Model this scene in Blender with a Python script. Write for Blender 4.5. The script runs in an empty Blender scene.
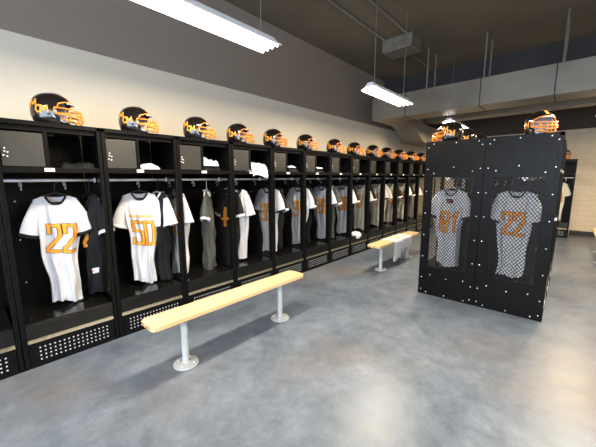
import bpy, bmesh, math, random
from mathutils import Vector, Matrix
random.seed(7)
C = bpy.context.scene.collection
PI = math.pi

# ------------------------------------------------------------------ camera
FPX, PITCH, YAW, ROLL = 301.3, 0.150, 0.7315, -0.003
cp, sp, cy, sy = math.cos(PITCH), math.sin(PITCH), math.cos(YAW), math.sin(YAW)
fw = Vector((cy*cp, sy*cp, -sp)); rt = Vector((sy, -cy, 0)); up = rt.cross(fw)
r2 = math.cos(ROLL)*rt + math.sin(ROLL)*up; u2 = -math.sin(ROLL)*rt + math.cos(ROLL)*up
cam = bpy.data.cameras.new('camera'); cam.sensor_width = 36; cam.lens = FPX/596*36; cam.clip_start = .05
co = bpy.data.objects.new('camera', cam); C.objects.link(co)
M3 = Matrix((r2, u2, -fw)).transposed()
co.matrix_world = Matrix.Translation((0, 0, 1.5)) @ M3.to_4x4()
bpy.context.scene.camera = co

# ------------------------------------------------------------------ world, daylight, exposure
w = bpy.data.worlds.new('world'); bpy.context.scene.world = w; w.use_nodes = True
w.node_tree.nodes['Background'].inputs[0].default_value = (.55, .68, .9, 1)
w.node_tree.nodes['Background'].inputs[1].default_value = 1.0
al = bpy.data.lights.new('window_daylight', 'AREA'); al.shape = 'RECTANGLE'; al.size = 5.0; al.size_y = 1.9
al.energy = 280; al.color = (.66, .80, 1.0)
ao = bpy.data.objects.new('window_daylight', al); C.objects.link(ao)
ao.location = (-3.42, -.6, 1.75); ao.rotation_euler = (0, math.radians(-90), 0)
ao.rotation_euler = Vector((1, 0, 0)).to_track_quat('-Z', 'Y').to_euler()
LAMP_W = 60.0
TUBE_E = 9.0
vs = bpy.context.scene.view_settings
vs.view_transform = 'Standard'; vs.look = 'None'; vs.gamma = 1; vs.use_curve_mapping = False
vs.exposure = 0.45

# ------------------------------------------------------------------ materials
def mat(name, col, rough=.5, metal=0, spec=.5, sheen=0, coat=0):
    m = bpy.data.materials.new(name); m.use_nodes = True
    b = m.node_tree.nodes['Principled BSDF']
    b.inputs['Base Color'].default_value = (*col, 1); b.inputs['Roughness'].default_value = rough
    b.inputs['Metallic'].default_value = metal; b.inputs['Specular IOR Level'].default_value = spec
    if sheen: b.inputs['Sheen Weight'].default_value = sheen
    if coat: b.inputs['Coat Weight'].default_value = coat; b.inputs['Coat Roughness'].default_value = .08
    return m
def noise_mix(m, c1, c2, scale, detail=4, lo=.35, hi=.65, bump=0, rough=None, stretch=None):
    nt = m.node_tree; b = nt.nodes['Principled BSDF']
    tc = nt.nodes.new('ShaderNodeTexCoord'); mp = nt.nodes.new('ShaderNodeMapping')
    nt.links.new(tc.outputs['Object'], mp.inputs[0])
    if stretch: mp.inputs['Scale'].default_value = stretch
    n = nt.nodes.new('ShaderNodeTexNoise'); n.inputs['Scale'].default_value = scale; n.inputs['Detail'].default_value = detail
    nt.links.new(mp.outputs[0], n.inputs['Vector'])
    r = nt.nodes.new('ShaderNodeValToRGB'); r.color_ramp.elements[0].position = lo; r.color_ramp.elements[1].position = hi
    r.color_ramp.elements[0].color = (*c1, 1); r.color_ramp.elements[1].color = (*c2, 1)
    nt.links.new(n.outputs[0], r.inputs[0]); nt.links.new(r.outputs[0], b.inputs['Base Color'])
    if bump:
        bp = nt.nodes.new('ShaderNodeBump'); bp.inputs['Strength'].default_value = bump; bp.inputs['Distance'].default_value = .01
        nt.links.new(n.outputs[0], bp.inputs['Height']); nt.links.new(bp.outputs[0], b.inputs['Normal'])
    if rough:
        mr = nt.nodes.new('ShaderNodeMapRange'); mr.inputs[3].default_value = rough[0]; mr.inputs[4].default_value = rough[1]
        mr.inputs[1].default_value = .3; mr.inputs[2].default_value = .7
        nt.links.new(n.outputs[0], mr.inputs[0]); nt.links.new(mr.outputs[0], b.inputs['Roughness'])
    return m
BLACK = noise_mix(mat('black_powder_coat', (.004, .004, .0045), .36, 0, .10), (.0035, .0035, .004), (.0055, .0055, .006), 30, rough=(.3, .42))
BLACKGLOSS = noise_mix(mat('black_gloss_seat', (.006, .006, .006), .14, 0, .4), (.005, .005, .005), (.008, .008, .008), 20, rough=(.11, .2))
DOORM = noise_mix(mat('black_satin_door', (.014, .014, .014), .34, 0, .75), (.012, .0125, .0125), (.017, .017, .0165), 14, rough=(.36, .44))
MESHM = mat('black_expanded_steel', (.006, .006, .006), .45, 0, .25)
CHROME = noise_mix(mat('brushed_steel', (.85, .86, .88), .35, .08), (.82, .83, .85), (.92, .93, .95), 8, rough=(.3, .36))
TRIMM = noise_mix(mat('worn_aluminium_trim', (.15, .14, .105), .35, .5), (.12, .112, .085), (.18, .168, .13), 25, rough=(.28, .45))
DOTM = mat('pale_hole_disc', (.62, .68, .74), .35, .3)
RIVET = mat('rivet_steel', (.8, .85, .9), .25, .6)
CREAM = mat('cream_label_and_reflection', (.8, .8, .74), .6)
ORANGE = noise_mix(mat('orange_coated_wire', (.9, .30, .03), .3, 0, .5, coat=.4), (.85, .26, .02), (.95, .34, .04), 20)
ORANGEF = noise_mix(mat('orange_twill', (.95, .38, .03), .6), (.92, .33, .02), (.98, .42, .04), 120)
SHELL = noise_mix(mat('helmet_gloss_black', (.008, .006, .006), .14, 0, .4, coat=.45), (.006, .005, .005), (.012, .009, .008), 18)
PAD = mat('helmet_padding', (.55, .56, .6), .7)
WHITEP = mat('white_plastic', (.8, .82, .85), .35)
def fabric(name, c, v=.06):
    m = mat(name, c, .62, 0, .3 if c[0] > .3 else .12, sheen=.2 if c[0] > .3 else 0)
    return noise_mix(m, tuple(max(0, x-v*x) for x in c), tuple(min(1, x+v*x) for x in c), 260, 2, bump=.25)
WHITEF = fabric('white_mesh_fabric', (.63, .67, .76)); BLACKF = fabric('black_mesh_fabric', (.010, .011, .013), .3)
GREYF = fabric('charcoal_mesh_fabric', (.07, .075, .07), .2); CREAMF = fabric('off_white_mesh_fabric', (.68, .66, .6))
DARKL = mat('dark_outline_twill', (.02, .015, .012), .7)
REDF = mat('red_tag', (.6, .03, .03), .6)
HANGM = mat('black_hanger_plastic', (.015, .015, .015), .35); HANGW = mat('white_hanger_plastic', (.75, .74, .7), .4)
BENCHLEG = noise_mix(mat('light_grey_enamel', (.42, .47, .5), .3, 0, .5, coat=.3), (.40, .45, .48), (.46, .51, .54), 12)
YELLOW = mat('yellow_print', (.9, .6, .08), .7)
# wood bench top: long planks glued, grain along x
WOOD = mat('maple_bench_top', (.78, .58, .33), .33, 0, .5, coat=.35)
nt = WOOD.node_tree; b = nt.nodes['Principled BSDF']
tc = nt.nodes.new('ShaderNodeTexCoord'); mp = nt.nodes.new('ShaderNodeMapping'); mp.inputs['Scale'].default_value = (1.2, 22, 22)
nz = nt.nodes.new('ShaderNodeTexNoise'); nz.inputs['Scale'].default_value = 3; nz.inputs['Detail'].default_value = 6
mp2 = nt.nodes.new('ShaderNodeMapping'); mp2.inputs['Rotation'].default_value = (0, 0, 0)
bk = nt.nodes.new('ShaderNodeTexBrick'); bk.inputs['Scale'].default_value = 1; bk.inputs['Brick Width'].default_value = .8
bk.inputs['Row Height'].default_value = .036; bk.inputs['Mortar Size'].default_value = .0008
bk.inputs['Color1'].default_value = (.86, .67, .40, 1); bk.inputs['Color2'].default_value = (.76, .55, .29, 1); bk.inputs['Mortar'].default_value = (.55, .36, .17, 1)
rp = nt.nodes.new('ShaderNodeValToRGB'); rp.color_ramp.elements[0].color = (.8, .74, .66, 1); rp.color_ramp.elements[1].color = (1, 1, 1, 1)
mx = nt.nodes.new('ShaderNodeMix'); mx.data_type = 'RGBA'; mx.blend_type = 'MULTIPLY'; mx.inputs[0].default_value = 1
nt.links.new(tc.outputs['Object'], mp.inputs[0]); nt.links.new(mp.outputs[0], nz.inputs['Vector']); nt.links.new(tc.outputs['Object'], bk.inputs['Vector'])
nt.links.new(nz.outputs[0], rp.inputs[0]); nt.links.new(bk.outputs['Color'], mx.inputs[6]); nt.links.new(rp.outputs[0], mx.inputs[7]); nt.links.new(mx.outputs[2], b.inputs['Base Color'])
# walls: white below, dark paint above a line (world height)
def wall_mat(name, light, dark, split, blocks=False, axis='x'):
    m = mat(name, light, .7, 0, .3); nt = m.node_tree; b = nt.nodes['Principled BSDF']
    g = nt.nodes.new('ShaderNodeNewGeometry'); s = nt.nodes.new('ShaderNodeSeparateXYZ'); nt.links.new(g.outputs['Position'], s.inputs[0])
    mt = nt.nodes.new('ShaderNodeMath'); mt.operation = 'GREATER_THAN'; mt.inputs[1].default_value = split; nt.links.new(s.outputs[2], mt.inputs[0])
    n = nt.nodes.new('ShaderNodeTexNoise'); n.inputs['Scale'].default_value = 1.5; n.inputs['Detail'].default_value = 5; nt.links.new(g.outputs['Position'], n.inputs['Vector'])
    a = nt.nodes.new('ShaderNodeMix'); a.data_type = 'RGBA'; nt.links.new(n.outputs[0], a.inputs[0])
    a.inputs[6].default_value = (*light, 1); a.inputs[7].default_value = (*[c*.93 for c in light], 1); src = a.outputs[2]
    if blocks:
        cb = nt.nodes.new('ShaderNodeCombineXYZ'); nt.links.new(s.outputs[1 if axis == 'y' else 0], cb.inputs[0]); nt.links.new(s.outputs[2], cb.inputs[1])
        bk = nt.nodes.new('ShaderNodeTexBrick'); bk.inputs['Scale'].default_value = 1; bk.inputs['Brick Width'].default_value = .4; bk.inputs['Row Height'].default_value = .13
        bk.inputs['Mortar Size'].default_value = .006; bk.inputs['Mortar Smooth'].default_value = .3
        bk.inputs['Color1'].default_value = (*light, 1); bk.inputs['Color2'].default_value = (*[c*.97 for c in light], 1); bk.inputs['Mortar'].default_value = (*[c*.84 for c in light], 1)
        nt.links.new(cb.outputs[0], bk.inputs['Vector']); src = bk.outputs['Color']
        bp = nt.nodes.new('ShaderNodeBump'); bp.invert = True; bp.inputs['Strength'].default_value = .6; bp.inputs['Distance'].default_value = .006
        nt.links.new(bk.outputs['Fac'], bp.inputs['Height']); nt.links.new(bp.outputs[0], b.inputs['Normal'])
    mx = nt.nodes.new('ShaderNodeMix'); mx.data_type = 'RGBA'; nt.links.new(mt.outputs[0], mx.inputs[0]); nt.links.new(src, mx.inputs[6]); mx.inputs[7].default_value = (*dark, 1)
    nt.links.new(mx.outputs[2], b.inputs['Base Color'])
    return m
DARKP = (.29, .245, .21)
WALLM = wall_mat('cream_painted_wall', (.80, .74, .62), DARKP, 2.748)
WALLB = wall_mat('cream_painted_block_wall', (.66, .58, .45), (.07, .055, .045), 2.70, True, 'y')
CEILM = noise_mix(mat('dark_painted_ceiling', (.15, .13, .09), .8), (.13, .112, .08), (.175, .15, .11), .8, bump=.1)
BEAMM = noise_mix(mat('dark_painted_beam', (.05, .048, .05), .8), (.045, .043, .045), (.06, .056, .055), 2)
DUCTM = noise_mix(mat('painted_sheet_metal', (.27, .245, .205), .38, .3), (.25, .225, .185), (.31, .28, .23), 1.6, rough=(.3, .48))
PIPEM = noise_mix(mat('galvanised_conduit', (.32, .31, .28), .4, .6), (.28, .27, .24), (.38, .36, .32), 9)
BASEM = mat('black_rubber_base', (.015, .015, .015), .5)
# concrete floor
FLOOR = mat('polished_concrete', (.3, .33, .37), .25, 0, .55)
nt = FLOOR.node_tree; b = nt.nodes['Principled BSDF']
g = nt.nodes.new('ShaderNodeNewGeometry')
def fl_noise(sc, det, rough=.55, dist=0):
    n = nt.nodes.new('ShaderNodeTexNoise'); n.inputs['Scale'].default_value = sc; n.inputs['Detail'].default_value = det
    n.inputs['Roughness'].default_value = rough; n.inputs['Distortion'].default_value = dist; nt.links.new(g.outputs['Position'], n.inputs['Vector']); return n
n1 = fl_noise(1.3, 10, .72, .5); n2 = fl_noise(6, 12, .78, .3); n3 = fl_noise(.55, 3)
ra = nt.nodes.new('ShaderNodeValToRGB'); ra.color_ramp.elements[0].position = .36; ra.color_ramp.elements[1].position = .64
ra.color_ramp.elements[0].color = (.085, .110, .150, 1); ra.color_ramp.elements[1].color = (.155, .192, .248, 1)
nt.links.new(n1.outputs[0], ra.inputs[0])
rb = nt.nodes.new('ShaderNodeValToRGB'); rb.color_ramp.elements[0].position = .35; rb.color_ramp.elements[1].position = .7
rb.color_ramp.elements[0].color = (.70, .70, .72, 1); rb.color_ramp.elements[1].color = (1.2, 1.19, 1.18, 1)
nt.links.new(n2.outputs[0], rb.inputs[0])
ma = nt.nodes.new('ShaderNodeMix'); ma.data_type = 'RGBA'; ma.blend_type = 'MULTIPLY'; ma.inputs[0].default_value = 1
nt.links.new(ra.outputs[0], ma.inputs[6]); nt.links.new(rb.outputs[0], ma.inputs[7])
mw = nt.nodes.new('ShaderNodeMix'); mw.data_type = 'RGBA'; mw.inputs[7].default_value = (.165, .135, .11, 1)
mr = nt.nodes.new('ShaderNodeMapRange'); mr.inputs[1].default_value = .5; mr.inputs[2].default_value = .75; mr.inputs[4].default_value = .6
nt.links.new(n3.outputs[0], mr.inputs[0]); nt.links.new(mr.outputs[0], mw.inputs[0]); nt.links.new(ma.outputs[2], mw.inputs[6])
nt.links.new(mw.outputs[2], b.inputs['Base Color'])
rr = nt.nodes.new('ShaderNodeMapRange'); rr.inputs[1].default_value = .3; rr.inputs[2].default_value = .7; rr.inputs[3].default_value = .28; rr.inputs[4].default_value = .44
nt.links.new(n2.outputs[0], rr.inputs[0]); nt.links.new(rr.outputs[0], b.inputs['Roughness'])
bp = nt.nodes.new('ShaderNodeBump'); bp.inputs['Strength'].default_value = .12; bp.inputs['Distance'].default_value = .01
nt.links.new(n2.outputs[0], bp.inputs['Height']); nt.links.new(bp.outputs[0], b.inputs['Normal'])
def emis(name, col, e):
    m = bpy.data.materials.new(name); m.use_nodes = True; nt = m.node_tree; nt.nodes.clear()
    o = nt.nodes.new('ShaderNodeOutputMaterial'); s = nt.nodes.new('ShaderNodeEmission'); s.inputs[0].default_value = (*col, 1); s.inputs[1].default_value = e
    nt.links.new(s.outputs[0], o.inputs[0]); return m
TUBEM = emis('lit_fluorescent_tube', (1, .97, .9), TUBE_E)
REFLW = mat('white_reflector_enamel', (.85, .86, .9), .35)
GLASS = mat('window_glass', (.9, .95, 1), .02); GLASS.node_tree.nodes['Principled BSDF'].inputs['Transmission Weight'].default_value = 1

# ------------------------------------------------------------------ mesh helpers
class MB:
    def __init__(s): s.v = []; s.f = []; s.mi = []; s.m = 0
    def quad(s, a, b, c, d):
        n = len(s.v); s.v += [tuple(a), tuple(b), tuple(c), tuple(d)]; s.f.append((n, n+1, n+2, n+3)); s.mi.append(s.m)
    def box(s, x0, x1, y0, y1, z0, z1):
        if x0 > x1: x0, x1 = x1, x0
        if y0 > y1: y0, y1 = y1, y0
        n = len(s.v); s.v += [(x, y, z) for x in (x0, x1) for y in (y0, y1) for z in (z0, z1)]
        for f in ((0, 1, 3, 2), (4, 6, 7, 5), (0, 4, 5, 1), (2, 3, 7, 6), (0, 2, 6, 4), (1, 5, 7, 3)):
            s.f.append(tuple(n+i for i in f)); s.mi.append(s.m)
        return s
    def tube(s, pts, r, seg=8, closed=False, caps=True, rs=None):
        pts = [Vector(p) for p in pts]; n0 = len(s.v); N = len(pts); ref = None
        for i, p in enumerate(pts):
            a = pts[(i-1) % N] if (closed or i > 0) else p; c = pts[(i+1) % N] if (closed or i < N-1) else p
            t = (c-a).normalized()
            if ref is None: ref = Vector((0, 0, 1)) if abs(t.z) < .9 else Vector((1, 0, 0))
            u = (ref - t*ref.dot(t)).normalized(); ref = u; w_ = t.cross(u); rr_ = rs[i] if rs else r
            for k in range(seg):
                an = 2*PI*k/seg; s.v.append(tuple(p + rr_*(math.cos(an)*u + math.sin(an)*w_)))
        for i in range(N if closed else N-1):
            for k in range(seg):
                a = n0+i*seg+k; b_ = n0+i*seg+(k+1) % seg; j = (i+1) % N
                s.f.append((a, b_, n0+j*seg+(k+1) % seg, n0+j*seg+k)); s.mi.append(s.m)
        if caps and not closed:
            s.f.append(tuple(n0+k for k in reversed(range(seg)))); s.mi.append(s.m)
            s.f.append(tuple(n0+(N-1)*seg+k for k in range(seg))); s.mi.append(s.m)
        return s
    def cyl(s, c, r, h, seg=20, r2_=None):
        return s.tube([c, (c[0], c[1], c[2]+h)], r, seg, rs=[r, r if r2_ is None else r2_])
    def lathe(s, prof, seg=28, c=(0, 0, 0)):
        n0 = len(s.v); N = len(prof)
        for (r, z) in prof:
            for k in range(seg): s.v.append((c[0]+r*math.cos(2*PI*k/seg), c[1]+r*math.sin(2*PI*k/seg), c[2]+z))
        for i in range(N-1):
            for k in range(seg):
                s.f.append((n0+i*seg+k, n0+i*seg+(k+1) % seg, n0+(i+1)*seg+(k+1) % seg, n0+(i+1)*seg+k)); s.mi.append(s.m)
        s.f.append(tuple(n0+k for k in reversed(range(seg)))); s.mi.append(s.m)
        s.f.append(tuple(n0+(N-1)*seg+k for k in range(seg))); s.mi.append(s.m)
        return s
    def grid(s, P, nu, nv, cu=False):
        n0 = len(s.v)
        for j in range(nv):
            for i in range(nu): s.v.append(tuple(P(i, j)))
        for j in range(nv-1):
            for i in range(nu if cu else nu-1):
                s.f.append((n0+j*nu+i, n0+j*nu+(i+1) % nu, n0+(j+1)*nu+(i+1) % nu, n0+(j+1)*nu+i)); s.mi.append(s.m)
        return s
    def prism(s, pts, a0, a1, axis='z'):
        n = len(pts); n0 = len(s.v)
        for a in (a0, a1):
            for (p, q) in pts: s.v.append({'z': (p, q, a), 'y': (p, a, q), 'x': (a, p, q)}[axis])
        s.f.append(tuple(n0+i for i in reversed(range(n)))); s.mi.append(s.m); s.f.append(tuple(n0+n+i for i in range(n))); s.mi.append(s.m)
        for i in range(n): s.f.append((n0+i, n0+(i+1) % n, n0+n+(i+1) % n, n0+n+i)); s.mi.append(s.m)
        return s
    def build(s, name, m, parent=None, smooth=False, bevel=0, solid=0, sub=0):
        me = bpy.data.meshes.new(name); me.from_pydata(s.v, [], s.f); me.update()
        for mm in (m if isinstance(m, (list, tuple)) else [m]): me.materials.append(mm)
        for i, p in enumerate(me.polygons): p.material_index = s.mi[i]; p.use_smooth = smooth
        bm = bmesh.new(); bm.from_mesh(me); bmesh.ops.recalc_face_normals(bm, faces=bm.faces); bm.to_mesh(me); bm.free()
        o = bpy.data.objects.new(name, me); C.objects.link(o)
        if parent: o.parent = parent
        if bevel:
            md = o.modifiers.new('b', 'BEVEL'); md.width = bevel; md.segments = 2; md.limit_method = 'ANGLE'
        if solid:
            md = o.modifiers.new('s', 'SOLIDIFY'); md.thickness = solid; md.offset = 0
        if sub:
            md = o.modifiers.new('u', 'SUBSURF'); md.levels = md.render_levels = sub
        return o
def tag(o, label=None, cat=None, group=None, kind=None):
    for k, v in (('label', label), ('category', cat), ('group', group), ('kind', kind)):
        if v: o[k] = v
    return o
def empty(name, loc=(0, 0, 0), rz=0, label=None, cat=None, group=None):
    o = bpy.data.objects.new(name, None); C.objects.link(o); o.location = loc; o.rotation_euler = (0, 0, rz); o.empty_display_size = .05
    return tag(o, label, cat, group)
def copy_tree(o, parent=None):
    c = o.copy(); C.objects.link(c)
    if parent: c.parent = parent
    for ch in list(kids.get(o.name, ())) : copy_tree(ch, c)
    return c
kids = {}
def index_kids():
    kids.clear()
    for ob in bpy.data.objects:
        if ob.parent: kids.setdefault(ob.parent.name, []).append(ob)
def struct(name, mb, m, **k): return tag(mb.build(name, m, **k), kind='structure')
ORD = ['', 'first', 'second', 'third', 'fourth', 'fifth', 'sixth', 'seventh', 'eighth', 'ninth', 'tenth', 'eleventh', 'twelfth', 'thirteenth', 'fourteenth', 'fifteenth']

# ------------------------------------------------------------------ room shell
XB, XF, YL, YR, ZC = -3.5, 10.6, 3.70, -4.6, 3.86
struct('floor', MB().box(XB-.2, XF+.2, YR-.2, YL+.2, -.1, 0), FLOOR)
struct('ceiling', MB().box(XB-.2, XF+.2, YR-.2, YL+.2, ZC, ZC+.1), CEILM)
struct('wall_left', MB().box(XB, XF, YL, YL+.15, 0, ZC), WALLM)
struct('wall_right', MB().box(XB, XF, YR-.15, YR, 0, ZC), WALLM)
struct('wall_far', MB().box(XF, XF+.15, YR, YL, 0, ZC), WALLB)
wb = MB(); wx0, wx1, wz0, wz1 = -3.1, 1.9, .8, 2.7
wb.box(XB-.15, XB, YR, wx0, 0, ZC); wb.box(XB-.15, XB, wx1, YL, 0, ZC); wb.box(XB-.15, XB, wx0, wx1, 0, wz0); wb.box(XB-.15, XB, wx0, wx1, wz1, ZC)
struct('wall_back', wb, WALLM)
fr = MB()
for yy in (wx0, -1.45, .2, wx1-.05): fr.box(XB-.10, XB-.04, yy, yy+.05, wz0, wz1)
fr.box(XB-.10, XB-.04, wx0, wx1, wz0, wz0+.05); fr.box(XB-.10, XB-.04, wx0, wx1, wz1-.05, wz1)
wf = struct('window_1', fr, WHITEP); tag(MB().box(XB-.075, XB-.07, wx0+.05, wx1-.05, wz0+.05, wz1-.05).build('pane', GLASS, wf), kind='structure')
struct('baseboard_far', MB().box(XF-.015, XF, YR, -.09, 0, .12), BASEM, bevel=.004)
struct('baseboard_right', MB().box(XB, XF-.016, YR, YR+.015, 0, .12), BASEM)
struct('trim_1', MB().box(7.35, 7.75, YR, YL, 3.45, ZC), BEAMM)          # ceiling beam beyond the duct
struct('trim_2', MB().box(8.0, 8.35, YR, YL, 2.86, 3.2), DUCTM)           # lower cross beam
# main duct along y with a branch that turns away and drops near the wall
dk = empty('air_duct', (6.0, 0, 0), 0, 'grey rectangular sheet metal air duct hung below the dark ceiling', 'duct')
D0, D1, YD0, YD1, ZB, ZT = 0, .55, -4.4, 3.27, 2.70, 3.14
MB().box(D0, D1, YD0, YD1, ZB, ZT).build('duct_run', DUCTM, dk, bevel=.006)
for yy in (1.27, .30, -1.9, -3.4, 2.55):
    fl = MB()
    for z0_, z1_, x0_, x1_ in ((ZB-.006, ZB, -.006, D1+.006), (ZT, ZT+.006, -.006, D1+.006), (ZB, ZT, -.006, 0), (ZB, ZT, D1, D1+.006)): fl.box(x0_, x1_, yy, yy+.014, z0_, z1_)
    fl.build('joint_flange', BEAMM, dk)
br = MB(); NB = 26
def bz(x):   # bottom height of the branch against distance from the run
    t = min(1, max(0, (x-.95)/.85)); return ZB - .34*(t*t*(3-2*t))
ptsb = []
for i in range(NB):
    x = D1 + (4.02-D1)*i/(NB-1) if i > 12 else D1+.0 + 1.4*i/12
    ptsb.append((x, bz(x)))
ptsb.sort()
br.grid(lambda i, j: ((ptsb[j][0], (2.78, 3.27, 3.27, 2.78)[i], ptsb[j][1] + (0, 0, .42, .42)[i])), 4, NB, cu=True)
br.build('duct_branch', DUCTM, dk)
for yy in (2.18, 1.25, .25, -1.2, -2.7):
    for xx in (.04, .46):
        MB().tube([(xx, yy, ZT-.002), (xx, yy, ZC)], .014).build('hanger_rod', PIPEM, dk)
# conduits and junction box on the ceiling
def conduit(y, x0, x1, label):
    tag(MB().tube([(x0, y, ZC-.03), (x1, y, ZC-.03)], .018).build('conduit', PIPEM), label, 'pipe', 'ceiling conduits')
conduit(2.62, 2.6, 5.2, 'grey metal conduit along the ceiling into the wall side corner of the junction box')
conduit(2.22, 2.6, 5.2, 'grey metal conduit along the ceiling entering the room side of the junction box')
tag(MB().tube([(5.62, 2.5, ZC-.10), (5.72, 2.5, ZC-.15), (5.80, 2.5, ZC-.13), (5.86, 2.5, ZC-.045), (6.2, 2.5, ZC-.03), (7.3, 2.5, ZC-.03)], .018).build('conduit', PIPEM), 'grey bent conduit leaving the junction box toward the duct', 'pipe', 'ceiling conduits')
jb = tag(MB().box(5.2, 5.62, 2.16, 2.68, ZC-.2, ZC).build('junction_box', PIPEM, bevel=.006), 'square grey metal junction box fixed to the dark ceiling', 'electrical box')
MB().box(5.23, 5.59, 2.19, 2.65, ZC-.208, ZC-.2).build('cover_plate', PIPEM, jb)

# ------------------------------------------------------------------ lamps
def make_lamp():
    L, Wd = 1.15, .245
    t = empty('fluorescent_lamp')
    h = MB(); h.prism([(-.06, .06), (-.06, .045), (-Wd/2, .012), (-Wd/2, 0), (-Wd/2+.008, 0), (-Wd/2+.008, .008), (-.055, .036), (.055, .036), (Wd/2-.008, .008), (Wd/2-.008, 0), (Wd/2, 0), (Wd/2, .012), (.06, .045), (.06, .06)], 0, L, 'x')
    h.build('reflector', REFLW, t)
    MB().box(0, L, -.04, .04, .06, .085).build('ballast_channel', REFLW, t, bevel=.004)
    for y in (-.09, -.031, .031, .09):
        MB().tube([(.02, y, .005), (L-.02, y, .005)], .014, 10).build('tube', TUBEM, t, smooth=True)
    for x in (.12, L-.12):
        MB().tube([(x, 0, .085), (x, 0, ZC-2.6)], .0035, 6).build('suspension_cable', PIPEM, t)
    return t
lamp0 = make_lamp(); index_kids()
lamps = [(-2.2, 2.0, 'fluorescent lamp behind the camera on the locker side'), (.79, 2.04, 'white fluorescent lamp hanging nearest, cut by the top of the view'),
         (3.58, 2.0, 'white fluorescent lamp hung on wires below the junction box'), (6.7, 1.95, 'lit fluorescent lamp glaring behind the helmets on the freestanding lockers'),
         (-1.9, -.36, 'fluorescent lamp behind the camera on the aisle side'), (1.05, -.36, 'fluorescent lamp over the right aisle beside the camera'),
         (3.95, -.36, 'fluorescent lamp over the right aisle beside the freestanding lockers'), (6.85, -.34, 'lit fluorescent lamp at the right edge in front of the block wall'),
         (1.05, -2.9, 'fluorescent lamp over the far right side of the room'), (6.9, -2.9, 'fluorescent lamp at the right wall deep in the room')]
for i, (x, y, lb) in enumerate(lamps):
    o = lamp0 if i == 0 else copy_tree(lamp0)
    o.location = (x, y, 2.6); tag(o, lb, 'lamp', 'hanging fluorescent lamps')
    l = bpy.data.lights.new('lamp_light', 'AREA'); l.shape = 'RECTANGLE'; l.size = 1.1; l.size_y = .22; l.energy = LAMP_W; l.color = (1, .84, .62) if x < 5 else (1, .76, .48)
    lo = bpy.data.objects.new('lamp_light', l); C.objects.link(lo); lo.parent = o; lo.location = (.575, 0, -.012)

# ------------------------------------------------------------------ lockers
UW, UH, UD = .676, 1.93, .64      # width, height, depth
PW = .033
def mesh_window(y0, y1, z0, z1, px=.034, pz=.043, sw=.006, th=.0016):
    mb = MB(); k = pz/px; H = z1-z0; Wd = y1-y0
    for sgn in (1, -1):
        c = -H/k
        while c < Wd:
            # line y = c + (z)/k (sgn=1) or mirrored
            za = max(0, -c*k); zb = min(H, (Wd-c)*k)
            if zb > za+.004:
                ya, yb = c+za/k, c+zb/k
                if sgn < 0: ya, yb = Wd-ya, Wd-yb
                d = Vector((0, yb-ya, zb-za)).normalized(); n = Vector((0, d.z, -d.y))*sw/2
                xo = th*.5*sgn
                A = Vector((xo, y0+ya, z0+za)); B = Vector((xo, y0+yb, z0+zb))
                n0 = len(mb.v)
                for P in (A, B):
                    for s_, e in ((1, th/2), (-1, th/2), (-1, -th/2), (1, -th/2)):
                        q = P+n*s_; mb.v.append((q.x+e, q.y, q.z))
                for kk in range(4): mb.f.append((n0+kk, n0+(kk+1) % 4, n0+4+(kk+1) % 4, n0+4+kk)); mb.mi.append(0)
            c += px
    return mb
WY0, WY1, WZ0, WZ1 = .105, .54, .375, 1.50
def side_panel(x0, x1):
    mb = MB()
    mb.box(x0, x1, .0, WY0, .0, UH-.003); mb.box(x0, x1, WY1, UD, 0, UH-.003)
    mb.box(x0, x1, WY0, WY1, 0, WZ0); mb.box(x0, x1, WY0, WY1, WZ1, UH-.003)
    return mb
mwin_mesh = None
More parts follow.
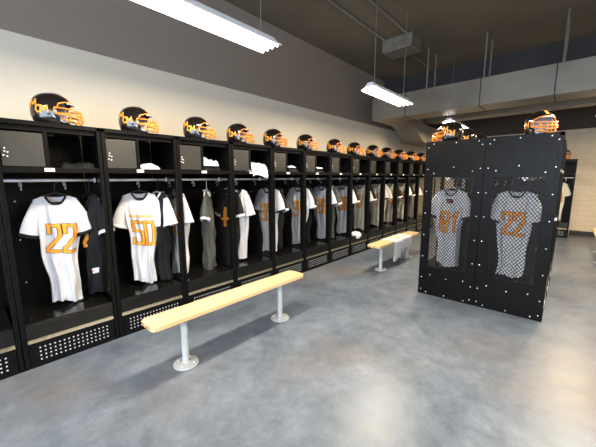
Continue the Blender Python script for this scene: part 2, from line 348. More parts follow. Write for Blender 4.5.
def make_locker(left=True, right=False, hole=True, rivets=None):
    global mwin_mesh
    t = empty('locker')
    W = UW-.003
    f = MB()                                  # face frame, top, back, base
    f.box(.002, PW, -.002, .035, .0, UH); f.box(W-PW+.004, W-.001, -.002, .035, 0, UH)
    f.box(.002, W-.001, -.002, .035, UH-.035, UH)
    f.build('front_frame', BLACK, t, bevel=.003)
    MB().box(.004, W-.003, .004, UD-.004, UH-.012, UH+.001).build('top_panel', BLACK, t, bevel=.002)
    bk = MB().box(.018, W-.003, UD-.012, UD, .02, UH-.014)
    for xx in (.17, .34, .51): bk.box(xx, xx+.006, UD-.016, UD-.01, .37, UH-.02)
    bk.build('back_panel', BLACK, t)
    MB().box(.035, W-.034, .004, UD-.014, .352, .37).box(.035, W-.034, .002, .016, .238, .353).build('seat', BLACKGLOSS, t, bevel=.003)
    # perforated drawer below the seat
    k = MB().box(.036, W-.035, .004, .018, .02, .205)
    k.m = 1
    if hole:
        for i in range(16):
            for j in range(4):
                x = .036+.068+i*.0316; z = .056+j*.033
                k.tube([(x, .0045, z), (x, .0022, z)], .0062, 8)  # pale disc drawn over each perforation
    k.build('perforated_kick_panel', [BLACK, DOTM], t)
    MB().prism([(-.002, .207), (.014, .236), (.022, .236), (.022, .207)], .036, W-.035, 'x').build('metal_trim_strip', TRIMM, t)
    MB().box(.036, W-.035, .0, .01, .0, .02).build('toe_strip', BLACK, t)
    sh = MB().box(.02, W-.018, .004, UD-.014, 1.57, 1.586).box(.034, W-.034, .002, .014, 1.546, 1.587).build('shelf', BLACK, t, bevel=.002)
    MB().box(.272, .335, -.0005, .002, 1.556, 1.582).build('shelf_label', CREAM, sh)
    dv = MB().box(.296, .31, .03, UD-.02, 1.587, 1.86).box(.29, .316, .026, .03, 1.587, 1.86).build('divider', BLACK, t)
    d = MB().box(.04, .288, .03, .04, 1.592, 1.846).build('lockbox_door', DOORM, t, bevel=.003)
    MB().cyl((0, 0, 0), .009, .004).build('latch_pin', CHROME, d) if False else None
    lt = MB()
    for (dx, dz) in ((0, .0), (.016, -.006), (-.008, -.028), (.012, -.036), (.002, .022)): lt.tube([(.062+dx, .03, 1.70+dz), (.062+dx, .021, 1.70+dz)], .0055, 8)
    lt.build('latch', CHROME, d)
    MB().box(.036, W-.035, .03, .05, 1.86, 1.895).build('header_rail', BLACK, t)
    MB().box(.40, .455, UD-.014-.05, UD-.018, 1.893, 1.90).build('reflection_plate', CREAM, t)  # pale plate added to imitate the ceiling's reflection, not a real fitting
    rod = MB().tube([(.018, .27, 1.486), (W-.003, .27, 1.486)], .0125, 12).build('hanging_rod', CHROME, t, smooth=True)
    MB().tube([(.018, .27, 1.486), (.024, .27, 1.486)], .024, 14).build('rod_flange', CHROME, rod); MB().tube([(W-.01, .27, 1.486), (W-.004, .27, 1.486)], .024, 14).build('rod_flange', CHROME, rod)
    for x in (.18, .50):
        MB().tube([(x, UD-.014, 1.46), (x, UD-.05, 1.46), (x, UD-.06, 1.42), (x, UD-.045, 1.40), (x, UD-.02, 1.41)], .006).box(x-.012, x+.012, UD-.016, UD-.012, 1.43, 1.49).build('coat_hook', CHROME, t)
    for z in (.55, .95, 1.30):
        MB().tube([(.13, UD-.013, z), (.13, UD-.019, z)], .006, 8).build('bolt', CHROME, t)
    panels = []
    if left: panels.append((.003, .015))
    if right: panels.append((W-.001-.0, W+.003))
    for (a, b_) in panels:
        sp_ = side_panel(a, b_).build('side_panel', BLACK, t)
        mw_ = MB(); mm = mesh_window(WY0, WY1, WZ0, WZ1, sw=.0075 if rivets else .006)
        xm = (a+b_)/2
        mm.v = [(x+xm, y, z) for (x, y, z) in mm.v]
        mm.build('mesh_window', MESHM, sp_)
        if rivets:
            # rivets on this outer side
            xo = a-.0 if rivets < 0 else b_
            pos = [(y, z) for z in (.06, .22, .5, .78, 1.06, 1.33, 1.6, 1.86) for y in (.035, UD-.035)]
            pos += [(y, UH-.03) for y in (.09, .34, .57)] + [(y, .03) for y in (.10, .32, .54)] + [(.11, 1.55), (.53, 1.57), (.14, .27), (.33, .25), (.52, .27), (.33, 1.62)]
            for (y, z) in pos:
                MB().lathe([(.0072, 0), (.0062, .003), (.003, .0045)], 10).build('rivet', RIVET, sp_)
                r_ = bpy.data.objects[-1] if False else C.objects[-1]
                r_.location = (xo, y, z); r_.rotation_euler = (0, rivets*PI/2, 0)
    return t
lockA = make_locker(True, False)
lockA.location = (0.183, 3.05, 0)
index_kids()
X1 = .183; NWALL = 14
whatin = {1: 'white number 22 jersey', 2: 'white number 50 jersey', 3: 'charcoal jersey seen from its edge', 4: 'black sleeved jersey over white one', 5: 'white jersey with dark cuffs',
          8: 'white cloth lying on its seat'}
for k in [1, 0] + list(range(2, NWALL+1)):
    o = lockA if k == 1 else copy_tree(lockA)
    o.location = (X1 + (k-1)*UW, 3.05, 0)
    if k == 0: lb = 'black metal locker cut off by the left edge, only its base showing'
    elif k in whatin: lb = f'black locker with {whatin[k]}, under the {ORD[k]} helmet from the left'
    elif k == 14: lb = 'black metal wall locker last of the row, hidden behind the freestanding lockers'
    else: lb = f'black metal wall locker under the {ORD[k]} helmet from the left'
    tag(o, lb, 'locker', 'open lockers along the left wall')
# freestanding island: two rows back to back; local x runs along +X, front faces +Y or -Y
IX, IYL, IYR = 3.898, 1.3695, .086
# right row faces -Y: same handedness as wall row (front at y=0 looking toward -Y), left panel at x=IX is its left
isR = make_locker(True, False, True, -1); index_kids(); isR.location = (IX, IYR, 0)
tag(isR, 'black freestanding end locker with slanted number 22 jersey behind its mesh window', 'locker', 'freestanding back to back lockers')
isR2 = copy_tree(lockA)
isR2.location = (IX+UW, IYR, 0); tag(isR2, 'black freestanding locker behind the one with slanted number 22 jersey', 'locker', 'freestanding back to back lockers')
# left row faces +Y: rotate by 180, its outer end (at world x=IX) is local right side
isL = make_locker(False, True, True, 1); index_kids()
isL.rotation_euler = (0, 0, PI); isL.location = (IX+UW, IYL, 0)
tag(isL, 'black freestanding end locker with number 81 jersey behind its mesh window', 'locker', 'freestanding back to back lockers')
for k, lb in ((2, 'second'), (3, 'third')):
    o = copy_tree(lockA); o.rotation_euler = (0, 0, PI); o.location = (IX+k*UW, IYL, 0)
    tag(o, f'black freestanding locker facing the wall row, {lb} back from the mesh end', 'locker', 'freestanding back to back lockers')
o = copy_tree(lockA); o.location = (IX+2*UW, IYR, 0); tag(o, 'black freestanding locker on the right side, furthest from view', 'locker', 'freestanding back to back lockers')
# far wall lockers face -X : rotate by -90
for k in (0, 1):
    o = copy_tree(lockA); o.rotation_euler = (0, 0, -PI/2); o.location = (9.955, -.078+UW*(k+1), 0)
    tag(o, ['black locker on the far block wall with one helmet and one white jersey', 'black locker on the far wall hidden behind the freestanding lockers'][k], 'locker', 'lockers on the far wall')

# ------------------------------------------------------------------ helmets
def shell_pt(th, ph, e=0):
    # th azimuth, ph elevation on a rounded football helmet; +X front
    a, b_, c = .140+e, .110+e, .132+e
    n = 2.25 if ph > 0 else 2.25+.9*min(1, -ph*1.2)
    cx_, sx_ = math.cos(th), math.sin(th); cz, sz = math.cos(ph), math.sin(ph)
    d = (abs(cx_*cz/a)**n + abs(sx_*cz/b_)**n + abs(sz/c)**n)**(-1/n)
    x, y, z = d*cx_*cz, d*sx_*cz, d*sz
    if z < 0: x *= 1 - .10*(z/c)**2 if x < 0 else 1; y *= 1 - .08*(z/c)**2; z *= 1.06
    return Vector((x, y, z+.118))
def side_y(x, z, e=.002):
    # outer |y| of the shell for a side point (x,z) by bisection in azimuth
    best = None
    zz = z-.118; n = 2.25; a, b_, c = .140+e, .110+e, .132+e
    q = 1-abs(x/a)**n-abs(zz/c)**n
    y = b_*max(q, 0)**(1/n)
    if zz < 0:
        n = 2.25+.9*min(1, -math.atan2(zz, b_)*1.2); y = b_*max(0, 1-abs(x/a)**n-abs(zz/c)**n)**(1/n)*(1-.08*(zz/c)**2)
    return y
def ribbon(mb, pts, wd, f, seg=5, across=4):
    # strokes in (u,v), mapped by f(u,v)->3D
    for (p, q) in zip(pts[:-1], pts[1:]):
        p = Vector(p); q = Vector(q); d = (q-p); L = d.length
        if L < 1e-6: continue
        d /= L; n = Vector((-d.y, d.x))*wd/2; p2 = p-d*wd/2*.9; q2 = q+d*wd/2*.9; m = max(2, int(seg))
        def P(i, j):
            r = p2.lerp(q2, j/m)+n*(1-2*i/across); return f(r.x, r.y)
        mb.grid(P, across+1, m+1)
def make_helmet():
    t = empty('football_helmet')
    mb = MB(); NU, NV = 48, 26
    mb.grid(lambda i, j: shell_pt(2*PI*i/NU, -PI/2+PI*(j+.5)/NV), NU, NV, cu=True)
    n0 = 0
    mb.f.append(tuple(reversed(range(NU)))); mb.mi.append(0); mb.f.append(tuple(range(NU*(NV-1), NU*NV))); mb.mi.append(0)
    sh = mb.build('shell', SHELL, t, smooth=True)
    def cutter(pts, y0=-.2, y1=.2):
        o = MB().prism(pts, y0, y1, 'y').build('cut', SHELL); return o
    md = sh.modifiers.new('s', 'SOLIDIFY'); md.thickness = .007; md.offset = -1
    cs = [cutter([(.2, .167), (.112, .172), (.088, .160), (.062, .125), (.058, .095), (.075, .072), (.083, .05), (.078, .0), (.07, -.05), (.25, -.05)]),
          cutter([(-.2, -.05), (.2, -.05), (.2, .012), (.03, .010), (-.04, .014), (-.09, .018), (-.2, .022)])]
    for c in cs:
        bo = sh.modifiers.new('c', 'BOOLEAN'); bo.operation = 'DIFFERENCE'; bo.object = c; bo.solver = 'EXACT'
    dg = bpy.context.evaluated_depsgraph_get(); dg.update()
    me = bpy.data.meshes.new_from_object(sh.evaluated_get(dg)); sh.modifiers.clear(); sh.data = me
    me.materials.clear(); me.materials.append(SHELL)
    for p in me.polygons: p.use_smooth = True
    try: me.set_sharp_from_angle(angle=.7)
    except Exception: pass
    for c in cs: bpy.data.objects.remove(c)
    # padding inside
    pd = MB(); pd.grid(lambda i, j: shell_pt(PI*.30+PI*1.4*i/23, -.62+1.55*j/11, -.012), 24, 12)
    pd.build('padding', PAD, t, smooth=True, solid=.006)
    # centre stripe
    st = MB(); st.grid(lambda i, j: (lambda p: (p.x, (i-1)*.013, p.z))(shell_pt(0 if j < 13 else PI, (.62+(PI/2-.62)*j/12) if j < 13 else (PI/2-(PI/2+.3)*(j-12)/14), .0016)), 3, 27)
    st.build('centre_stripe', ORANGEF, t, smooth=True)
    # logo on both sides
    for s_ in (1, -1):
        # face mask points to +X; on the s_=-1 side text reads left(back) to right(front)
        def f(u, v, s_=s_):
            x = u if s_ < 0 else -u-.03; return (x, s_*side_y(x, v, .0018), v)
        lg = MB()
        Mg = lambda x, z, h, w_: [(x, z), (x+.004, z+h), (x+w_*.5, z+h*.35), (x+w_*.92, z+h), (x+w_, z)]
        ox = -.105
        for m_, wd, e in ((0, .011, 0),):
            ribbon(lg, Mg(ox, .128, .052, .045), wd, f)
            ribbon(lg, [(ox+.040, .105), (ox+.047, .132), (ox+.066, .138), (ox+.078, .118), (ox+.071, .092), (ox+.052, .085), (ox+.040, .105)], wd, f, 3)
            ribbon(lg, Mg(ox+.076, .083, .052, .046), wd, f)
        lg.build('team_logo', ORANGEF, t)
        MB().tube([(.02, s_*side_y(.02, .075, -.002), .075), (.02, s_*side_y(.02, .075, .003), .075)], .012, 12).build('ear_hole', BASEM, t)
        # chin strap snap and strap
        MB().tube([(.045, s_*side_y(.045, .06, .002), .06), (.085, s_*.075, .03), (.10, s_*.055, .02)], .004).build('chin_strap', PAD, t)
    # face mask
    fm = MB(); R = .0055
    def bar(zs, ze, xf, half, y_at=.098, xs=.062):
        pts = []
        for i in range(15):
            a = -1+2*i/14; pts.append((xs+(xf-xs)*math.sqrt(max(0, 1-abs(a)**2.4)), y_at*a, zs+(ze-zs)*(1-abs(a)**2)))
        return pts
    fm.tube(bar(.125, .108, .192, 1, .100, .075), R); fm.tube(bar(.085, .078, .202, 1, .102, .06), R)
    fm.tube(bar(.080, .046, .204, 1, .100, .06), R); fm.tube(bar(.045, .014, .190, 1, .078, .095), R)
    for y in (-.034, 0, .034):
        fm.tube([(.192-abs(y)*.2, y, .108), (.202-abs(y)*.2, y, .078), (.203-abs(y)*.2, y, .046), (.189-abs(y)*.2, y, .012)], R)
    for s_ in (1, -1):
        fm.tube([(.075, s_*.098, .125), (.085, s_*.090, .158), (.115, s_*.062, .174), (.138, s_*.03, .178), (.142, 0, .178)], R)
        fm.tube([(.142, s_*.074, .112), (.150, s_*.068, .082), (.148, s_*.068, .052), (.128, s_*.066, .022)], R)
        fm.tube([(.052, s_*.106, .10), (.062, s_*.103, .128), (.075, s_*.099, .125)], R)
        fm.tube([(.062, s_*.102, .082), (.054, s_*.106, .10)], R)
    fm.build('face_mask', ORANGE, t, smooth=True)
    bp_ = MB().tube([(.128, -.055, .166), (.141, -.028, .168), (.1455, 0, .168), (.141, .028, .168), (.128, .055, .166)], .006); bp_.build('brow_guard', PAD, t, smooth=True)
    return t
helm = make_helmet(); index_kids()
hx = {1: .565, 2: 1.19, 3: 1.83, 4: 2.40, 5: 2.99, 6: 3.69}
jit = random.Random(3)
for k in range(1, NWALL+1):
    x = hx.get(k, X1+(k-.5)*UW-.10+jit.uniform(-.02, .02)); y = 3.145+jit.uniform(-.01, .02)
    view = math.degrees(math.atan2(y, x)); hd = max(-84, view-90-22) if k > 1 else -32
    if k in (2, 3): hd = view-90-(18 if k == 2 else 14)
    hd += jit.uniform(-5, 5)
    o = helm if k == 1 else copy_tree(helm)
    o.location = (x, y, UH+.0015-.010); o.rotation_euler = (0, 0, math.radians(hd))
    lb = ['', 'black helmet with orange mask, far left above the number 22 jersey', 'black helmet with orange mask above the number 50 jersey locker'][k] if k < 3 else \
        (f'black football helmet with orange mask, {ORD[k]} from the left on the wall lockers' if k < 14 else 'black helmet at the hidden far end of the wall lockers')
    tag(o, lb, 'helmet', 'helmets on top of the wall lockers')
for (x, y, hd, lb, g_) in ((4.11, 1.16, 103, 'nearest black helmet on the left side of the freestanding lockers, logo showing', 'helmets on the freestanding lockers'),
                       (4.79, 1.16, 100, 'second black helmet back on the freestanding lockers left side', 'helmets on the freestanding lockers'),
                       (5.47, 1.14, 97, 'third black helmet back, mostly hidden on the freestanding lockers left side', 'helmets on the freestanding lockers'),
                       (4.07, .30, 214, 'black helmet facing forward on the end locker above slanted number 22', 'helmets on the freestanding lockers'),
                       (10.06, .17, 190, 'small distant helmet on the locker at the far block wall', None)):
    o = copy_tree(helm); o.location = (x, y, UH+.0015-.010); o.rotation_euler = (0, 0, math.radians(hd)); tag(o, lb, 'helmet')
    if g_: o['group'] = g_
    elif 'group' in o: del o['group']

# ------------------------------------------------------------------ jerseys
DIG = {'0': [[(0, 0), (1, 0), (1, 1), (0, 1), (0, 0)]], '1': [[(.6, 0), (.6, 1), (.25, .85)]], '2': [[(0, .72), (0, 1), (1, 1), (1, .6), (0, .12), (0, 0), (1, 0)]],
       '3': [[(0, .85), (0, 1), (1, 1), (1, 0), (0, 0), (0, .15)], [(.35, .52), (1, .52)]], '4': [[(0, 1), (0, .42), (1, .42)], [(.85, 1), (.85, 0)]],
       '5': [[(1, 1), (0, 1), (0, .58), (1, .55), (1, 0), (0, 0), (0, .18)]], '6': [[(1, .82), (1, 1), (0, 1), (0, 0), (1, 0), (1, .52), (0, .52)]],
       '7': [[(0, .85), (0, 1), (1, 1), (.4, 0)]], '8': [[(0, 0), (1, 0), (1, 1), (0, 1), (0, 0)], [(0, .5), (1, .5)]], '9': [[(0, .15), (0, 0), (1, 0), (1, 1), (0, 1), (0, .48), (1, .48)]]}
hanger_me = {}
def make_hanger(m):
    mb = MB()
    mb.tube([(.0, 0, -.105), (0, 0, -.05), (.004, 0, -.036), (.019, 0, -.024), (.024, 0, -.006), (.018, 0, .012), (0, 0, .0185), (-.018, 0, .010), (-.022, 0, -.002)], .003, 6)
    mb.tube([(0, 0, -.105), (.09, 0, -.135), (.165, 0, -.175), (.17, 0, -.19), (.15, 0, -.195), (0, 0, -.19), (-.15, 0, -.195), (-.17, 0, -.19), (-.165, 0, -.175), (-.09, 0, -.135)], .0055, 8, closed=True)
    return mb.build('clothes_hanger', m, smooth=True)
def make_jersey(body, sleeve, cuff, collar, num='', seed=0, slim=1.0, zb=-1.08, extra=None, numcol=None, twist=0.0, numz=-.60, numx=0.0):
    R = random.Random(seed); ph = [R.uniform(0, 6.28) for _ in range(8)]
    t = empty('football_jersey')
    def hw(v):
        return slim*(.178 - .012*v*3 if v < .3 else .167-.045*min(1, (v-.3)/.45)+.012*max(0, v-.75))
    def ztop(x, front):
        ax = abs(x); z = -.118 - .42*max(0, ax-.05)
        z -= (.085 if front else .022)*math.exp(-(ax/.062)**4)
        return z
    def S(s_, v, front, e=0):
        h = hw(v); x = s_*h
        x0 = s_*hw(0)
        z0 = ztop(x0, front); zbb = zb + .018*math.sin(3*s_+ph[0]) + .02*s_*math.sin(ph[1])
        z = z0 + (zbb-z0)*v
        th = .010 + .052*min(1, v*4)*(1-.25*v) + .022*math.exp(-(x0/.07)**4)*max(0, 1-v*5)
        y = th*math.sqrt(max(0, 1-abs(s_)**2.6))+e
        env = min(1, v*3.5)
        fold = env*(.016*math.sin(8*s_+ph[2]+2.5*v)+.010*math.sin(15*s_+ph[3]-4*v)+.009*math.sin(5*v*3+ph[4]+4*s_))+.008*env*math.sin(2.2*s_*6+ph[5])
        x += env*(.010*math.sin(6*v+ph[6])+.006*math.sin(14*v+ph[7]))
        yy = (-y if front else y) + fold
        a = twist*v; ca, sa = math.cos(a), math.sin(a)
        return Vector((x*ca-yy*sa, x*sa+yy*ca, z))
    NU, NV = 96, 36
    def P(i, j):
        v = j/(NV-1); th = 2*PI*i/NU; s_ = math.cos(th); s_ = math.copysign(abs(s_)**.8, s_)
        return S(s_, v, math.sin(th) >= 0)
    mb = MB(); mb.grid(P, NU, NV, cu=True); bd = mb.build('body', body, t, smooth=True)
    for sg in (1, -1):
        def Q(a, q, w0, w1, t0, t1, A, B, e=0):
            c = A.lerp(B, q); c = c + Vector((.012*math.sin(q*3)*sg, 0, -.0))
            d = (B-A).normalized(); n = Vector((d.z, 0, -d.x))
            w_ = w0+(w1-w0)*q+e; tt = t0+(t1-t0)*q+e
            wob = 1+.10*math.sin(3*a+ph[2]+sg)*q+.06*math.sin(5*a+ph[3])*q
            return c + n*w_*math.cos(a)*wob + Vector((0, 1, 0))*tt*math.sin(a)*wob
        A = Vector((sg*.118*slim, 0, -.205)); B = Vector((sg*.192*(.8+.2*slim), R.uniform(-.02, .02), -.475))
        NA = 28
        sl = MB().grid(lambda i, j: Q(2*PI*i/NA, j/11*.93, .060, .088, .022, .052, A, B), NA, 12, cu=True).build('sleeve', sleeve, t, smooth=True)
        MB().grid(lambda i, j: Q(2*PI*i/NA, .92+j/3*.11, .060, .088, .022, .052, A, B, .0015), NA, 4, cu=True).build('cuff', cuff, sl, smooth=True, solid=.003)
    # collar
    cl = MB(); pts = []
    for i in range(28):
        a = 2*PI*i/28; s_ = math.cos(a)*.42; fr_ = math.sin(a) >= 0
        p = S(s_, .004, fr_); pts.append(p+Vector((0, -.004 if fr_ else .004, .004)))
    cl.tube(pts, .0085, 8, closed=True); cl.build('collar', collar, t, smooth=True)
    def onbody(x, z, off):
        v = .3
        for _ in range(6):
            s_ = max(-.985, min(.985, x/hw(v))); z0 = ztop(s_*hw(0), True); v = max(.02, min(.98, (z-z0)/(zb-z0)))
        s_ = max(-.985, min(.985, (x - min(1, v*3.5)*0)/hw(v)))
        p = S(s_, v, True, off); return p
    nc = numcol or ORANGEF
    if num:
        dw, dh, st, gap = .072, .228, .0255, .036
        tot = len(num)*dw+(len(num)-1)*gap; x0 = numx-tot/2
        for (m_, extra_w, off) in ((DARKL, .008, .005), (nc, 0, .008)):
            nb = MB()
            for i, ch in enumerate(num):
                for line in DIG[ch]:
                    for p, q in zip(line[:-1], line[1:]):
                        ribbon(nb, [(x0+i*(dw+gap)+p[0]*dw, numz+p[1]*dh), (x0+i*(dw+gap)+q[0]*dw, numz+q[1]*dh)], st+extra_w, lambda u, v: onbody(u, v, off), 10)
            nb.build('number_outline' if extra_w else 'number', m_, bd)
    if extra == 'word':
        nb = MB()
        for i in range(8):
            x = -.11+i*.0285
            ribbon(nb, [(x, -.385), (x, -.36)], .006, lambda u, v: onbody(u, v, .0035), 2)
            ribbon(nb, [(x, -.36), (x+.015, -.36), (x+.015, -.385), (x, -.385)] if i % 2 else [(x, -.36), (x+.008, -.375), (x+.016, -.36), (x+.016, -.385)], .006, lambda u, v: onbody(u, v, .0035), 2)
        nb.build('chest_lettering', nc, bd)
    if extra in ('tag', 'hemtag'):
        zt, xt = (-.27, .0) if extra == 'tag' else (-.86, .03)
        g1 = MB(); ribbon(g1, [(xt-.016, zt), (xt+.016, zt)], .05, lambda u, v: onbody(u, v, .004), 4); g1.build('neck_tag' if extra == 'tag' else 'hem_tag', DARKL if extra == 'tag' else WHITEF, bd)
        g2 = MB(); ribbon(g2, [(xt-.012, zt), (xt+.012, zt)], .012, lambda u, v: onbody(u, v, .006), 4); g2.build('tag_mark', REDF, bd)
    return t
jersey_n = 0
def place(x, y, rz, style, label, num='', group=None, hang=HANGM, hl='', z=1.486, tilt=0, **kw):
    global jersey_n; jersey_n += 1
    st = {'white': (WHITEF, WHITEF, WHITEF, BLACKF), 'white_dark': (WHITEF, WHITEF, BLACKF, BLACKF), 'black': (BLACKF, BLACKF, WHITEF, BLACKF),
          'blackw': (BLACKF, WHITEF, WHITEF, WHITEF), 'yoke': (CREAMF, BLACKF, WHITEF, CREAMF), 'char': (GREYF, GREYF, WHITEF, WHITEF), 'cream': (CREAMF, CREAMF, BLACKF, CREAMF), 'creamw': (CREAMF, CREAMF, CREAMF, GREYF)}[style]
    j = make_jersey(*st, num=num, seed=jersey_n*11, **kw)
    j.location = (x, y, z); j.rotation_euler = (0, tilt, math.radians(rz)); tag(j, label, 'jersey', group)
    h = make_hanger(hang); h.location = (x, y, z); h.rotation_euler = (0, tilt, math.radians(rz))
    tag(h, hl or ('hanger carrying the ' + label.split(',')[0])[:90], 'hanger', 'clothes hangers')
    return j
YR_ = 3.32; GJ = 'jerseys hanging in the wall lockers'
place(.545, YR_, -12, 'white_dark', 'white number 22 jersey with black cuffs, hanging in the leftmost full locker', '22', GJ, hl='black hanger holding the white number 22 jersey', extra='', twist=.14, slim=.88, numx=.012, numz=-.615)
place(.795, YR_, -76, 'black', 'black jersey with white cuffs, hanging right behind number 22', '2', GJ, hl='black hanger holding the black jersey behind number 22', extra='hemtag', slim=.82)
place(1.235, YR_, -18, 'white', 'white number 50 jersey, hanging under the second helmet from the left', '50', GJ, hl='black hanger holding the white number 50 jersey', extra='word', twist=.1, slim=.88, numz=-.66)
place(1.425, YR_, -78, 'blackw', 'black bodied jersey with white sleeves, hanging right behind number 50', '7', GJ, hl='hanger holding the jersey behind number 50', slim=.85)
place(1.63, YR_, -88, 'white', 'white jersey at the left mesh side of the locker under the third helmet', '12', GJ, HANGW, 'white hanger at left under the third helmet')
place(2.02, YR_, 48, 'char', 'charcoal jersey with white collar turned edge on under the third helmet', '', GJ, HANGW, 'white hanger holding the edge on charcoal jersey', slim=.78, zb=-1.1)
place(2.345, YR_, -82, 'black', 'dark sleeved jersey with white cuffs at left under the fourth helmet', '44', GJ, HANGW, 'white hanger at left under the fourth helmet')
place(2.50, YR_, -78, 'white', 'white jersey close behind the dark one under the fourth helmet', '6', GJ, hl='hanger just right of the dark jersey under the fourth helmet', slim=.85)
place(3.05, YR_, -68, 'white_dark', 'white number 33 jersey at left under the fifth helmet', '33', GJ, hl='hanger of the number 33 jersey')
place(3.20, YR_, -98, 'black', 'black jersey behind number 33 under the fifth helmet', '', GJ, hl='hanger of the black jersey behind number 33', slim=.85)
place(3.73, YR_, -68, 'white', 'white number 34 jersey under the sixth helmet', '34', GJ, hl='hanger of the number 34 jersey')
place(3.88, YR_, -98, 'black', 'black jersey with pale cuffs behind the white one under the sixth helmet', '', GJ, hl='right hand hanger under the sixth helmet', slim=.85)
place(4.37, YR_, -76, 'white_dark', 'white jersey with black cuffs under the seventh helmet', '26', GJ, hl='hanger at left under the seventh helmet')
place(4.60, YR_, -92, 'char', 'charcoal jersey under the seventh helmet', '', GJ, hl='right hand hanger under the seventh helmet', slim=.8)
place(5.05, YR_, -74, 'white', 'white number 86 jersey seen through mesh under the eighth helmet', '86', GJ, hl='hanger of the number 86 jersey')
place(5.24, YR_, -92, 'black', 'black jersey with white cuffs under the eighth helmet', '', GJ, hl='right hand hanger under the eighth helmet', slim=.85)
place(5.72, YR_, -86, 'creamw', 'pale jersey with orange number under the ninth helmet', '6', GJ, hl='hanger at left under the ninth helmet')
place(5.90, YR_, -90, 'black', 'black jersey with white cuffs under the ninth helmet', '', GJ, hl='right hand hanger under the ninth helmet', slim=.85)
place(6.42, YR_, -70, 'cream', 'off white jersey with black cuffs under the tenth helmet', '9', GJ, hl='hanger at left under the tenth helmet')
place(6.66, YR_, -80, 'creamw', 'second off white jersey hanging behind under the tenth helmet', '', GJ, hl='right hand hanger under the tenth helmet', slim=.8)
place(7.16, YR_, -72, 'yoke', 'black sleeved pale jersey with orange number under the eleventh helmet', '5', GJ, hl='hanger under the eleventh helmet')
place(7.83, YR_, -76, 'cream', 'pale jersey with black cuffs and orange number under the twelfth helmet', '7', GJ, hl='hanger at left under the twelfth helmet')
place(8.04, YR_, -80, 'black', 'black jersey behind the pale one under the twelfth helmet', '', GJ, hl='right hand hanger under the twelfth helmet', slim=.85)
place(8.52, YR_, -80, 'creamw', 'plain off white jersey under the thirteenth helmet', '', GJ, hl='hanger under the thirteenth helmet')
GI = 'jerseys behind the mesh of the freestanding lockers'
place(IX+.13, IYL-.29, -88, 'white_dark', 'white number 81 jersey behind black mesh in the freestanding locker', '81', GI, HANGW, 'pale hanger above the number 81 jersey', extra='tag', numz=-.64, numx=.02)
place(IX+.13, IYR+.335, -86, 'white_dark', 'white slanted number 22 jersey behind black mesh in the freestanding locker', '22', GI, hl='hanger above the slanted number 22 jersey', twist=-.1)
place(IX+.42, IYL-.27, -84, 'black', 'black jersey hanging behind the number 81 jersey', '', GI, HANGW, 'pale hanger behind the number 81 jersey')
place(IX+.42, IYR+.27, -84, 'black', 'black jersey hanging behind the slanted number 22 jersey', '', GI, hl='hanger behind the slanted number 22 jersey')
place(10.22, .19, -62, 'cream', 'distant pale jersey in the locker on the far block wall', '8', None, HANGW, 'hanger in the far wall locker', slim=.8)

# ------------------------------------------------------------------ things on shelves and seats
def cloth_lump(x, y, z, w_, d, h, m, label, cat='towel', rz=0, seed=1, over=0, name='folded_towel', group='cloths on the locker shelves'):
    R = random.Random(seed); p = [R.uniform(0, 6) for _ in range(6)]
    mb = MB(); NU, NV = 30, 20
    def P(i, j):
        a = -1+2*i/(NU-1); b_ = -1+2*j/(NV-1)
        hh = h*(.62+.22*math.sin(4*a+p[0]+b_)+.16*math.sin(7*b_+p[1]+2*a))*max(0, (1-abs(a)**6))**.5*max(0, (1-abs(b_)**6))**.5
        xx = a*w_/2*(1+.08*math.sin(4*b_+p[2])); yy = b_*d/2*(1+.08*math.sin(3*a+p[3]))
        return (xx, yy, hh+.003)
    mb.grid(P, NU, NV)
    mb.grid(lambda i, j: (P(i, j)[0], P(i, j)[1], .0015), NU, NV)
    if over:   # a corner hanging over the front edge
        def H(i, j):
            u = i/13; x_ = -w_*.42+w_*.84*u+.006*math.sin(j*.8); yf = -d/2-.026-.006*math.sin(u*9+j*.2)
            if j < 5: k = j/4; return (x_, -d*.2+(yf+.008+d*.2)*k, h*.85+(.014-h*.85)*k**1.6)
            return (x_, yf, .012-over*(j-4)/8*(.8+.2*math.sin(u*5+p[4])))
        mb.grid(H, 14, 13)
    o = mb.build(name, m, smooth=True, solid=.003 if over else 0); o.location = (x, y, z); o.rotation_euler = (0, 0, rz)
    return tag(o, label, cat, group)
ZS = 1.5875
cloth_lump(.69, 3.20, ZS, .26, .2, .055, BLACKF, 'black folded pads on the shelf of the leftmost full locker', 'pads', .1, 2, name='black_pads')
cloth_lump(1.29, 3.19, ZS, .20, .16, .06, WHITEF, 'crumpled white cloth on the shelf under the second helmet', seed=3)
cloth_lump(1.50-.09, 3.36, ZS, .16, .16, .05, BLACKF, 'black pads on the shelf behind white cloth, second locker', 'pads', seed=4, name='black_pads')
cloth_lump(1.98, 3.22, ZS+.052, .21, .17, .10, WHITEF, 'white towel on black pads under the third helmet', seed=5)
cloth_lump(1.99, 3.22, ZS, .25, .22, .06, BLACKF, 'black pads under a white towel, shelf of the third locker', 'pads', seed=6, name='black_pads')
cloth_lump(2.66, 3.17, ZS, .32, .2, .12, WHITEF, 'large white towel spilling over the shelf edge under the fourth helmet', seed=7, over=.10)
for (x, lab, s_) in ((3.36, 'fifth', 8), (4.02, 'sixth', 9)):
    cloth_lump(x, 3.2, ZS, .24, .2, .07, BLACKF, f'black pads on the shelf under the {lab} helmet', 'pads', seed=s_, name='black_pads')
    cloth_lump(x, 3.2, ZS+.062, .20, .16, .035, WHITEF, f'flat white towel on black pads under the {lab} helmet', seed=s_+10)
cloth_lump(5.16, 3.12, .372,   .26, .15, .065, WHITEF, 'white cloth lying on the locker seat under the eighth helmet', seed=15, over=.07, group=None)

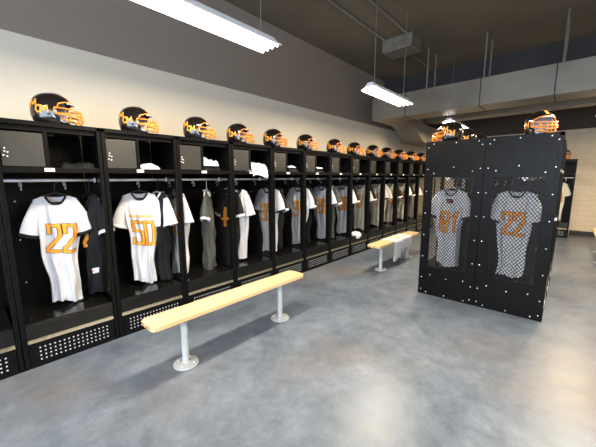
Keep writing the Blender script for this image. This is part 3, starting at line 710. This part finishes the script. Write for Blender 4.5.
# ------------------------------------------------------------------ benches
def make_bench():
    t = empty('locker_room_bench'); L, Wd, z0, z1 = 1.65, .225, .415, .452
    pts = []; r = .045
    for (cx_, cy_, a0) in ((L-r, Wd/2-r, 0), (r, Wd/2-r, 90), (r, -Wd/2+r, 180), (L-r, -Wd/2+r, 270)):
        for i in range(7): a = math.radians(a0+15*i); pts.append((cx_+r*math.cos(a), cy_+r*math.sin(a)))
    MB().prism(pts, z0, z1).build('seat', WOOD, t, bevel=.005)
    for x in (.285, L-.285):
        lg = MB().lathe([(.098, 0), (.100, .003), (.098, .012), (.06, .018), (.030, .022), (.027, .03), (.027, .405), (.027, .414)], 36, (x, 0, 0)).build('pedestal_leg', BENCHLEG, t, smooth=True)
        md = lg.modifiers.new('e', 'EDGE_SPLIT'); md.split_angle = .6
        MB().box(x-.06, x+.06, -.07, .07, .408, .4155).build('mounting_plate', BENCHLEG, lg)
        for a in range(4):
            MB().cyl((x+.07*math.cos(a*PI/2+.6), .07*math.sin(a*PI/2+.6), .015), .006, .007, 8).build('bolt', CHROME, lg)
    return t
bench = make_bench(); index_kids()
bench.location = (.79, 2.2, 0); tag(bench, 'long blond wood bench on two grey pedestals, nearest and bare', 'bench', 'wooden pedestal benches')
b2 = copy_tree(bench); b2.location = (4.2, 2.2, 0); tag(b2, 'blond wood bench with white cloth draped over it beside the freestanding lockers', 'bench', 'wooden pedestal benches')
b3 = copy_tree(bench); b3.location = (7.05, -.54, 0); tag(b3, 'wood bench corner at the right edge near the far block wall', 'bench', 'wooden pedestal benches')
# draped jersey/towel over bench 2
dr = MB(); NX, NY = 30, 34; X0c, X1c = 4.70, 5.42
def drape(i, j):
    u = i/(NX-1); x = X0c+(X1c-X0c)*u
    front = .33 if u < .40 else (.06 if u < .46 else .19); front *= 1 + .08*math.sin(u*17)
    back = .13 if u < .3 else .07
    s_ = -back + (back+.235+front)*j/(NY-1)     # arc length from the back edge
    zt = .457
    if s_ < 0: y, z = 2.2+.1175+.004, zt+s_
    elif s_ < .235: y, z = 2.3175-s_, zt
    else: y, z = 2.2-.1175-.004, zt-(s_-.235)
    wv = .007*math.sin(x*38+j*.1)
    if s_ < -.01: y += abs(wv)+.004
    elif s_ > .245: y -= abs(wv)*(1+2*(s_-.235))+.004; x += .012*math.sin(s_*9)*(s_-.235)*6
    else: z += abs(wv)*.6
    return (x, y, z)
dr.grid(drape, NX, NY); do = dr.build('draped_jersey', WHITEF, smooth=True, solid=.003)
tag(do, 'white jersey with yellow print draped over the second bench, ends hanging down', 'jersey')
pr_ = MB()
for (a, b_) in (((4.86, 2.27), (5.02, 2.27)), ((5.02, 2.27), (5.02, 2.13)), ((5.02, 2.13), (4.88, 2.13)), ((5.12, 2.27), (5.26, 2.15))):
    ribbon(pr_, [a, b_], .04, lambda u, v: (u, v, .4655), 6)
pr_.build('print', YELLOW, do)
